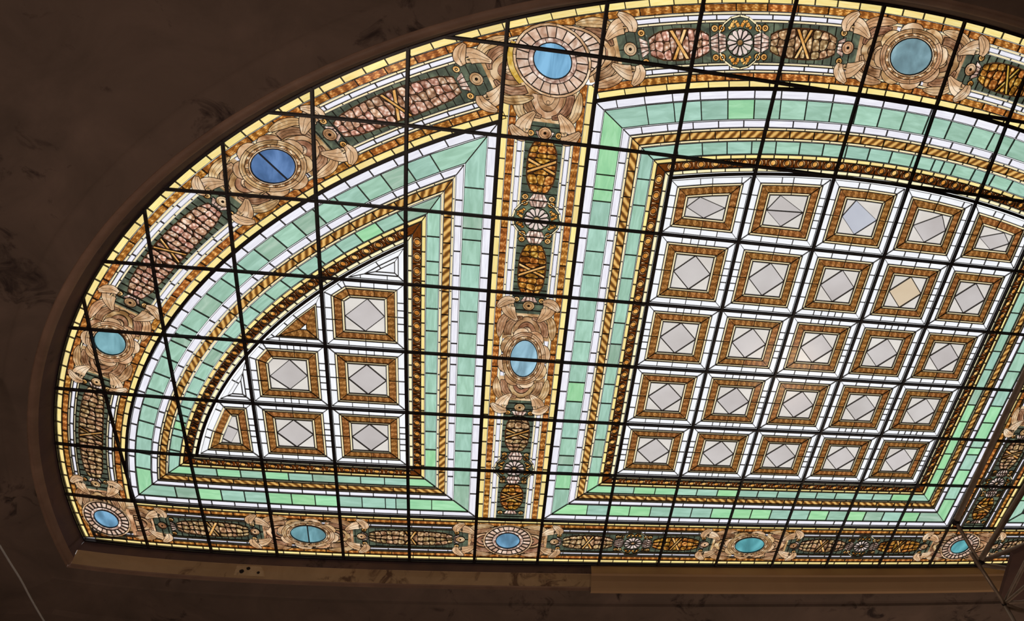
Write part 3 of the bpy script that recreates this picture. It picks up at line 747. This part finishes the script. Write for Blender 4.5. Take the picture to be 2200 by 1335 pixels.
# ------------------------------------------------------------------ coffers
def edge_quad(P, i, d0, d1):
    """strip along edge i (P[i-1]->P[i]) between insets d0 and d1 with mitred corners"""
    n = len(P); A, B = P[i-1], P[i]; Z, C = P[i-2], P[(i+1) % n]
    def corner(p, q, r, d):     # offset corner q between edges pq and qr
        a1, b1, c1 = edge_hp(p, q); a2, b2, c2 = edge_hp(q, r); det = a1*b2-a2*b1
        if abs(det) < 1e-6: return (q[0]-a1*d, q[1]-b1*d)
        return (((c1-d)*b2-(c2-d)*b1)/det, (a1*(c2-d)-a2*(c1-d))/det)
    return [corner(Z, A, B, d0), corner(A, B, C, d0), corner(A, B, C, d1), corner(Z, A, B, d1)]
def strip_uv(A, B, d0, d1):
    a, b, c = edge_hp(A, B); dx, dy = -b, a
    return lambda u, v: ((u-A[0])*dx+(v-A[1])*dy, ((c-a*u-b*v)-d0)/(d1-d0))
def coffer(cell, label, tint='dove_glass', extra=False):
    i, j = cell
    P = [(i, j), (i+1, j), (i+1, j+1), (i, j+1)]
    # clip by the inner arch
    kk = 2.0; pts = [ell(kk, th_at_u(kk, max(i, U0-8.4))) if i > .9 else None]
    m = (i+.5)
    chords = []
    if True:
        us = [i, i+.5, i+1] if i >= 2 and j < 6 else [i, i+1]
        if j >= 6: us = [i, i+.5, i+1]
        us = [max(.99, k) for k in us] if i < 9 else us
        prs = [(k, ell_y(kk, k)) for k in us]
        # straight chord(s) between the points where the arch enters and leaves the cell
        ent = []
        N = 40; prev = None
        for n in range(N+1):
            u = i+n/N; yv = ell_y(kk, u); ins = j <= yv <= j+1
            if ins: ent.append((u, yv))
        if i <= 1 and j <= 3:
            ent = [ell(kk, th_at_v(kk, j+n/N)) for n in range(N+1)]; ent = [p for p in ent if i <= p[0] <= i+1.0]
        if len(ent) >= 2:
            sel = [ent[0], ent[-1]] if len(ent) < 12 else [ent[0], ent[len(ent)//2], ent[-1]]
            for A, B in zip(sel, sel[1:]):
                dx, dy = B[0]-A[0], B[1]-A[1]; l = math.hypot(dx, dy); a, b = -dy/l, dx/l
                if b < 0 and abs(b) > .01: a, b = -a, -b
                if (U0-A[0])*a+(2-A[1])*b > 0: a, b = -a, -b
                P = clip(P, a, b, a*A[0]+b*A[1]-.015)
                if len(P) < 3: return None
    P = ccw(P); P = [p for n, p in enumerate(P) if math.dist(p, P[n-1]) > .03]
    if len(P) < 3 or area(P) < .03: return None
    T = Thing('coffer_panel', label, 'coffer', 'coffers of the ceiling window')
    ins = lambda d: inset(P, d)
    # inradius estimate
    r = .01
    while r < .5 and len(ins(r+.01)) >= 3: r += .01
    D = [.025, .102, .107, .132, .136, .222, .226, .25, .258]
    n = len(P)
    # centre first (it lies over the mitres)
    if r > .3:
        C = ccw(ins(.258)); C = [p for k, p in enumerate(C) if math.dist(p, C[k-1]) > .05]
        if len(C) >= 3:
            M = [((C[k-1][0]+C[k][0])/2, (C[k-1][1]+C[k][1])/2) for k in range(len(C))]
            if len(C) == 5:   # join the two short top edges
                ls = [math.dist(C[k-1], C[k]) for k in range(5)]; k = ls.index(min(ls)); M.pop(k)
            if len(M) == 3:
                cx = sum(p[0] for p in C)/3; cy = sum(p[1] for p in C)/3
                for k in range(3): T.piece('corner_pane', 'pearl_glass', [C[k-1], C[k], (cx, cy)], lead=.006, occ=True)
            else:
                if extra:
                    T.piece('diamond_pane', tint, [M[0], M[1], M[2]], lead=.0062, occ=True); T.piece('diamond_pane', tint, [M[2], M[3], M[0]], lead=.0062, occ=True)
                else: T.piece('diamond_pane', tint, M, lead=.0062, occ=True)
                if len(C) != 4: T.piece('corner_pane', 'pearl_glass', C, lead=.006)
                else:
                  for k in range(len(C)):
                    Q = [((C[k-1][0]+C[k][0])/2, (C[k-1][1]+C[k][1])/2), C[k], ((C[k][0]+C[(k+1) % len(C)][0])/2, (C[k][1]+C[(k+1) % len(C)][1])/2)]
                    T.piece('corner_pane', 'pearl_glass', Q, lead=.0062, occ=False)
        seq = [('cream_fillet', 'cream_glass', .228, .253, 1), ('painted_strip', 'brown_painted_glass', .137, .226, 2), ('cream_fillet', 'cream_glass', .108, .134, 2), ('white_tile', 'coffer_white_glass', .024, .104, 4)]
    elif r > .15:
        C = ins(r*(.9 if (i, j) == (2, 4) else .72))
        seq = []
        if len(C) >= 3: T.piece('centre_pane', 'coffer_white_glass', C, lead=.006, occ=True)
        if i == 2 and j == 4: seq = [('painted_strip', 'brown_painted_glass', r*.42, r*.9, 1), ('cream_fillet', 'cream_glass', r*.34, r*.41, 1), ('white_tile', 'coffer_white_glass', .024, r*.33, 3)]
        else: seq = [('white_tile', 'coffer_white_glass', r*.5, r*.72, 1), ('white_tile', 'coffer_white_glass', .024, r*.48, 3)]
    else:
        seq = [('white_tile', 'coffer_white_glass', .02, r*.6, 2)]; C = ins(r*.6)
        if len(C) >= 3: T.piece('centre_pane', 'pearl_glass', C, lead=.005, occ=True)
    for name, mat, d0, d1, parts in seq:
        for e in range(n):
            A, B = P[e-1], P[e]
            if math.dist(A, B) < .06: continue
            Q = edge_quad(P, e, d0, d1)
            uvf = strip_uv(A, B, d0, d1)
            k = parts if math.dist(A, B) > .6 else max(1, parts-2)
            cs = [0]+[.5 if parts == 2 else .29+.21*(q-1)*(2 if parts == 3 else 1) for q in range(1, k)]+[1]
            if name == 'white_tile' and rnd.random() < .3 and k == 4: cs = [0, .29, .4, .5, .6, .71, 1]
            a_, b_, c_ = edge_hp(A, B); L = math.dist(A, B)
            for c0, c1 in zip(cs, cs[1:]):
                q = ccw(Q)
                dx, dy = (B[0]-A[0])/L, (B[1]-A[1])/L; base = A[0]*dx+A[1]*dy
                if c0 > 0: q = clip(q, -dx, -dy, -(base+c0*L))
                if c1 < 1: q = clip(q, dx, dy, base+c1*L)
                if len(q) >= 3: T.piece(name, mat, q, lead=.005 if name == 'white_tile' else .0035, uvf=uvf, join=(name == 'cream_fillet'), occ=False)
        pr = ins(d0)
        if len(pr) >= 3: pass
    return T
ordn = ['top', 'second', 'third', 'fourth', 'bottom']; coln = ['leftmost', 'second from the left', 'middle', 'second from the right', 'rightmost']
for j in range(6, 1, -1):
    for i in range(7, 12):
        tint, ex, w = 'dove_glass', False, 'grey diamond'
        if (i, j) == (10, 5): tint, w = 'amber_dove_glass', 'amber-tinted diamond'
        if (i, j) == (9, 6): tint, w = 'blue_dove_glass', 'bluish diamond'
        if (i, j) == (8, 6): ex, w = True, 'split diamond'
        if (i, j) in ((7, 6), (11, 6)): w = 'cut-off diamond'
        coffer((i, j), 'coffer with %s, middle panel, %s row, %s' % (w, ordn[6-j], coln[i-7]), tint, ex)
LC = {(3, 5): 'small all-white triangular coffer at the top of the left panel', (3, 4): 'square coffer with one clipped corner, upper right of the left panel',
      (2, 4): 'small triangular coffer with a brown painted triangle in the left panel', (3, 3): 'square brown-framed coffer, left panel, right column, second from the bottom',
      (2, 3): 'brown-framed coffer with a clipped corner, left panel, second row from the bottom', (1, 3): 'tiny white triangular coffer at the left edge of the left panel',
      (3, 2): 'square brown-framed coffer in the lower right corner of the left panel', (2, 2): 'square brown-framed coffer in the middle of the bottom row of the left panel',
      (1, 2): 'narrow tapering brown-framed coffer at the lower left tip of the left panel'}
for c, l in LC.items(): coffer(c, l)
for i, j in ((15, 2), (15, 3), (15, 4), (15, 5)):
    coffer((i, j), 'coffer of the right panel just outside the right edge, row %s from below' % ['one', 'two', 'three', 'four'][j-2])
build_things()

# ------------------------------------------------------------------ plain mesh helper
def add_mesh(name, verts, faces, mat, parent=None, smooth=False, **props):
    me = bpy.data.meshes.new(name); me.from_pydata(verts, [], faces); me.materials.append(MATS[mat])
    if smooth:
        for p in me.polygons: p.use_smooth = True
    o = bpy.data.objects.new(name, me); col.objects.link(o)
    if parent: o.parent = parent
    for k, v in props.items(): o[k] = v
    return o
def bar_mesh(name, pts, w, h0, h1, mat, parent):
    """T-section bar along points (u, v): a wide flange near the glass and a narrower web below it"""
    verts = []; faces = []; n = len(pts)
    prof = [(-w/2, h0), (w/2, h0), (w/2, h0+(h1-h0)*.4), (w*.3, h0+(h1-h0)*.45), (w*.3, h1), (-w*.3, h1), (-w*.3, h0+(h1-h0)*.45), (-w/2, h0+(h1-h0)*.4)]
    for i, p in enumerate(pts):
        a, b = pts[max(0, i-1)], pts[min(n-1, i+1)]; dx, dy = b[0]-a[0], b[1]-a[1]; l = math.hypot(dx, dy); nx, ny = -dy/l, dx/l
        verts += [W(p[0]+nx*o, p[1]+ny*o, h) for o, h in prof]
    k = len(prof)
    for i in range(n-1):
        for j in range(k): faces.append([i*k+j, i*k+(j+1) % k, (i+1)*k+(j+1) % k, (i+1)*k+j])
    faces.append(list(range(k))[::-1]); faces.append([(n-1)*k+j for j in range(k)])
    return add_mesh(name, verts, faces, mat, parent)

# ------------------------------------------------------------------ window frame, glazing bars
win = bpy.data.objects.new('window_1', None); col.objects.link(win); win['kind'] = 'structure'
win['label'] = 'iron glazing grid of the half-oval stained-glass ceiling window'
HB0, HB1 = .008, .038
seg = lambda a, b, n: [(a[0]+(b[0]-a[0])*i/n, a[1]+(b[1]-a[1])*i/n) for i in range(n+1)]
for c in range(0, 20):
    y = ell_y(0, c); 
    bar_mesh('glazing_bar', seg((c, .0), (c, y+.02), 14), .046, HB0, HB1, 'iron', win)
for r in range(1, 9):
    a, b = ab(0); dx = a*sqrt(max(0, 1-((r-V0)/b)**2))
    bar_mesh('glazing_bar', seg((U0-dx-.02, r), (U0+dx+.02, r), 24), .044, HB0+.001, HB1+.003, 'iron', win)
for k, w, spans in ((1.0, .044, ((None, 5.0), (6.0, 13.0), (14.0, None))), (2.0, .04, ((None, 4.0), (7.0, 12.0), (15.0, None)))):
    for ua, ub in spans:
        v = 1.0 if k == 1 else 2.0
        ta = th_at_v(k, v) if ua is None else th_at_u(k, ua); tb = pi-th_at_v(k, v) if ub is None else th_at_u(k, ub)
        bar_mesh('arched_glazing_bar', [ell(k, ta+(tb-ta)*i/50) for i in range(51)], w, HB0+.002, HB1-.004, 'iron', win)
a0 = th_at_v(0, 0.0)
rim_pts = [ell(-.008, a0+(pi-2*a0)*i/110) for i in range(111)]
bar_mesh('rim_bar', rim_pts, .04, HB0-.03, .03, 'iron', win)
bar_mesh('rim_bar', seg(rim_pts[0], rim_pts[-1], 24), .05, HB0-.03, .03, 'iron', win)

# ------------------------------------------------------------------ plaster surround
def off_ell(d, th):
    a, b = AB[0]; return (U0+(a+d)*cos(th), V0+(b+d)*sin(th))
def th_corner(d, dv):
    a, b = AB[0]; return pi+math.asin((V0-(-dv))/(b+d)) if True else 0
def sweep_arch(name, prof, mat, N=120, smooth=True):
    verts = []; faces = []
    for d, h, dv in prof:
        t0 = pi+math.asin((V0+dv)/(AB[0][1]+d)); 
        for i in range(N+1):
            th = t0+((pi-t0)-t0)*i/N
            verts.append(W(*off_ell(d, th), h))
    for r in range(len(prof)-1):
        for i in range(N): faces.append([r*(N+1)+i, r*(N+1)+i+1, (r+1)*(N+1)+i+1, (r+1)*(N+1)+i])
    return add_mesh(name, verts, faces, mat, smooth=smooth, kind='structure')
# profile rows: outward offset, drop below glass, offset on the straight side
reveal = [(0, -.03, 0), (.02, 0, .02), (.035, .06, .025), (.045, .1, .03), (.06, .17, .04), (.075, .22, .07), (.09, .27, .12)]
rim = [(.09, .27, .12), (.1, .3, .14), (.125, .335, .17), (.16, .35, .19), (.19, .34, .2), (.2, .37, .22)]
outer = [(.2, .37, .22), (.3, .40, .32), (.5, .42, .42), (.56, .44, .45), (.58, .48, .47), (1.2, .50, .8), (2.0, .52, 1.1), (2.06, .58, 1.15), (2.6, .60, 1.4)]
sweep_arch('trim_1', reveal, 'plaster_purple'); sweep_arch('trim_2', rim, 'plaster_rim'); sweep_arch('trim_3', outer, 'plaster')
def straight(name, prof, mat, u0f, u1f, n=40, **p):
    verts = []; faces = []
    for dv, h in prof:
        a, b = u0f(dv), u1f(dv)
        for i in range(n+1): verts.append(W(a+(b-a)*i/n, -dv, h))
    for r in range(len(prof)-1):
        for i in range(n): faces.append([r*(n+1)+i, (r+1)*(n+1)+i, (r+1)*(n+1)+i+1, r*(n+1)+i+1])
    return add_mesh(name, verts, faces, mat, **p)
def corner_u(prof):
    t = {}
    def f(dv):
        # arch offset belonging to this straight offset
        ks = reveal+rim+outer
        for (d0, _, v0), (d1, _, v1) in zip(ks, ks[1:]):
            if v0 <= dv <= v1+1e-9:
                d = d0+(d1-d0)*((dv-v0)/(v1-v0) if v1 > v0 else 0); break
        else: d = ks[-1][0]
        return off_ell(d, pi+math.asin((V0+dv)/(AB[0][1]+d)))[0]
    return f
cu_ = corner_u(None)
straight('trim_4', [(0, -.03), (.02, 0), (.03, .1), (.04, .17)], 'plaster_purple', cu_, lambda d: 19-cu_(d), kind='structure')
straight('trim_5', [(.04, .17), (.05, .175), (.09, .25), (.16, .335)], 'plaster_tan', cu_, lambda d: 19-cu_(d), kind='structure')
straight('trim_6', [(.16, .335), (.18, .345), (.2, .335), (.22, .37)], 'plaster_rim', cu_, lambda d: 19-cu_(d), kind='structure')
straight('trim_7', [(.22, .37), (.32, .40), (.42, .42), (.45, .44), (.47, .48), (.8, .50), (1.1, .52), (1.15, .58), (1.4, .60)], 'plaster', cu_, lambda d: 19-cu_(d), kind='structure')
straight('trim_8', [(.008, .03), (.018, .18), (.05, .2), (.09, .275), (.16, .36), (.19, .39), (.25, .39), (.26, .37)], 'board', lambda d: 6.88, lambda d: 19.6, kind='structure')
# ceiling beyond the mouldings: a flat sheet round the opening
N = 120; d, h, dv = outer[-1]; t0 = pi+math.asin((V0+dv)/(AB[0][1]+d))
inner_ = [W(*off_ell(d, t0+((pi-t0)-t0)*i/N), h) for i in range(N+1)]
ua, ub = off_ell(d, t0)[0], off_ell(d, pi-t0)[0]
inner_ += [W(ub+(ua-ub)*i/40, -dv, h) for i in range(1, 40)]
cx, cy = 0.0, 0.0; outer_ = []
for x, y, z in inner_:
    f = 16/max(abs(x-cx), abs(y-cy)); outer_.append((cx+(x-cx)*f, cy+(y-cy)*f, z))
n = len(inner_)
add_mesh('ceiling', inner_+outer_, [[i, (i+1) % n, n+(i+1) % n, n+i] for i in range(n)], 'plaster', kind='structure')
# hall below
add_mesh('floor', [(-16, -16, 0), (16, -16, 0), (16, 16, 0), (-16, 16, 0)], [[0, 1, 2, 3]], 'hall_floor_tile', kind='structure')
zt = ZG-S*.60
for nm, a, b in (('wall_left', (-16, -16), (-16, 16)), ('wall_right', (16, -16), (16, 16)), ('wall_back', (-16, -16), (16, -16)), ('wall_front', (-16, 16), (16, 16))):
    add_mesh(nm, [(a[0], a[1], 0), (b[0], b[1], 0), (b[0], b[1], zt), (a[0], a[1], zt)], [[0, 1, 2, 3]], 'hall_wall_plaster', kind='structure')
# ------------------------------------------------------------------ scaffold, cable, plaster patch
def tube_mesh(name, pts, r, mat, parent=None, k=10, loc0=(0, 0, 0)):
    from mathutils import Vector
    P = [Vector(p)-Vector(loc0) for p in pts]; verts = []; faces = []
    for i, p in enumerate(P):
        d = (P[min(i+1, len(P)-1)]-P[max(i-1, 0)]).normalized(); a = d.orthogonal().normalized()
        if i and (a.dot(prev) < .2): a = (prev-d*prev.dot(d)).normalized()
        prev = a; b = d.cross(a)
        verts += [tuple(p+a*r*cos(2*pi*j/k)+b*r*sin(2*pi*j/k)) for j in range(k)]
    for i in range(len(P)-1):
        for j in range(k): faces.append([i*k+j, i*k+(j+1) % k, (i+1)*k+(j+1) % k, (i+1)*k+j])
    faces += [list(range(k))[::-1], [(len(P)-1)*k+j for j in range(k)]]
    o = add_mesh(name, verts, faces, mat, parent, smooth=True)
    return o
A = (0.53, -0.188, 5.331); B = (0.888, 0.218, 5.296); Cn = (0.652, -0.032, 4.701)
sc_ = bpy.data.objects.new('scaffold', None); col.objects.link(sc_); sc_.location = (1.4, .2, 0)
sc_['label'] = 'steel tube scaffold with a dark deck plank at the lower right, under the skylight'; sc_['category'] = 'scaffold'
o3 = (1.4, .2, 0)
for a, b, r in ((A, (0.088, -8.6, 5.331), .022), (B, (1.55, -8.0, 5.75), .022), (A, B, .015), (B, (2.5, -1.352, 5.076), .018), (Cn, (0.174, -0.541, 4.701), .013), (Cn, (1.922, -1.07, 6.013), .016),
                (Cn, (1.077, -1.177, 4.701), .011), (Cn, (1.534, -0.212, 4.701), .012), (Cn, (0.764, 0.143, 3.826), .014)):
    tube_mesh('scaffold_tube', [a, b], r, 'scaffold_steel', sc_, loc0=o3)
for x, y in ((1.75, .35), (2.9, .35), (1.75, 2.6), (2.9, 2.6)):      # standards of the tower, out of the picture, down to the floor
    tube_mesh('scaffold_standard', [(x, y, 0), (x, y, 5.4)], .024, 'scaffold_steel', sc_, loc0=o3)
for a, b in (((.888, .218, 5.27), (1.75, .35, 5.27)), ((1.75, .35, 5.2), (2.9, .35, 5.2)), ((1.75, 2.6, 5.2), (2.9, 2.6, 5.2)), ((1.75, .35, 5.15), (1.75, 2.6, 5.15)), ((2.9, .35, 5.15), (2.9, 2.6, 5.15)),
             ((.652, -.032, 4.69), (1.75, .35, 4.69))):
    tube_mesh('scaffold_tube', [a, b], .02, 'scaffold_steel', sc_, loc0=o3)
def ball(name, c, r, mat, parent):
    v = []; f = []
    for i in range(6):
        for j in range(10):
            th = pi*(i+.5)/6; v.append((c[0]-o3[0]+r*sin(th)*cos(2*pi*j/10), c[1]-o3[1]+r*sin(th)*sin(2*pi*j/10), c[2]+r*cos(th)))
    for i in range(5):
        for j in range(10): f.append([i*10+j, i*10+(j+1) % 10, (i+1)*10+(j+1) % 10, (i+1)*10+j])
    f += [list(range(10))[::-1], [50+j for j in range(10)]]
    return add_mesh(name, v, f, mat, parent)
for c, r in ((A, .034), (B, .042), (Cn, .02)): ball('coupler', c, r, 'iron', sc_)
def prism(name, base, top_, mat, parent, off):
    n = len(base); v = [tuple(p[k]-off[k] for k in range(3)) for p in base+top_]
    return add_mesh(name, v, [list(range(n))[::-1], list(range(n, 2*n))]+[[i, (i+1) % n, n+(i+1) % n, n+i] for i in range(n)], mat, parent)
pl = [(0.884, -0.137, 5.06), (1.9, -1.05, 5.06), (2.5, 0.41, 5.06), (1.006, 0.369, 5.06)]
prism('deck_plank', pl, [(x, y, z+.035) for x, y, z in pl], 'plank', sc_, o3)
cb = bpy.data.objects.new('hanging_cable', None)
pts = [(-7.15, .4, 6.9), (-7.12, .85, 6.5), (-7.098, 1.251, 6.311), (-7.064, 1.505, 6.311), (-7.044, 1.695, 6.311), (-7.016, 1.934, 6.311), (-7.0, 2.203, 6.311), (-6.97, 2.516, 6.311), (-6.927, 2.804, 6.311), (-6.85, 3.4, 6.35), (-6.7, 4.2, 6.7), (-6.6, 4.5, ZG-S*.6)]
pts = [(-7.2, .1, ZG-S*.56)]+pts
cab = tube_mesh('hanging_cable', crom(pts, 4), .007, 'cable', None, 6)
cab['label'] = 'thin pale cable hanging in a curve in the lower left corner'; cab['category'] = 'cable'
# a small lighter plaster repair stuck on the tan moulding, with two holes
hole_pts = []
pa = [(1.44, .052, .175), (1.80, .052, .175), (1.86, .085, .245), (1.88, .125, .30), (1.42, .125, .30)]
pa2 = [W(u, -dv-.0, h+.012) for u, dv, h in pa]; pb2 = [W(u, -dv-.02, h-.02) for u, dv, h in pa]
pat = bpy.data.objects.new('plaster_patch', None); col.objects.link(pat); pat.location = pa2[0]; pat['label'] = 'small pale plaster patch with dark holes on the moulding below the window'; pat['category'] = 'patch'
prism('patch_face', pa2, pb2, 'patch', pat, pa2[0])
for u, dv, h, r in ((1.53, .085, .262, .035), (1.62, .066, .215, .03), (1.78, .09, .268, .022)):
    ring_ = [W(u+r*cos(2*pi*k/9)*(1+.2*sin(3*k)), -dv-.3*r*sin(2*pi*k/9), h+.001+.8*r*sin(2*pi*k/9)+.008) for k in range(9)]
    prism('hole', ring_, [(x, y+.004, z+.01) for x, y, z in ring_], 'iron', pat, pa2[0])
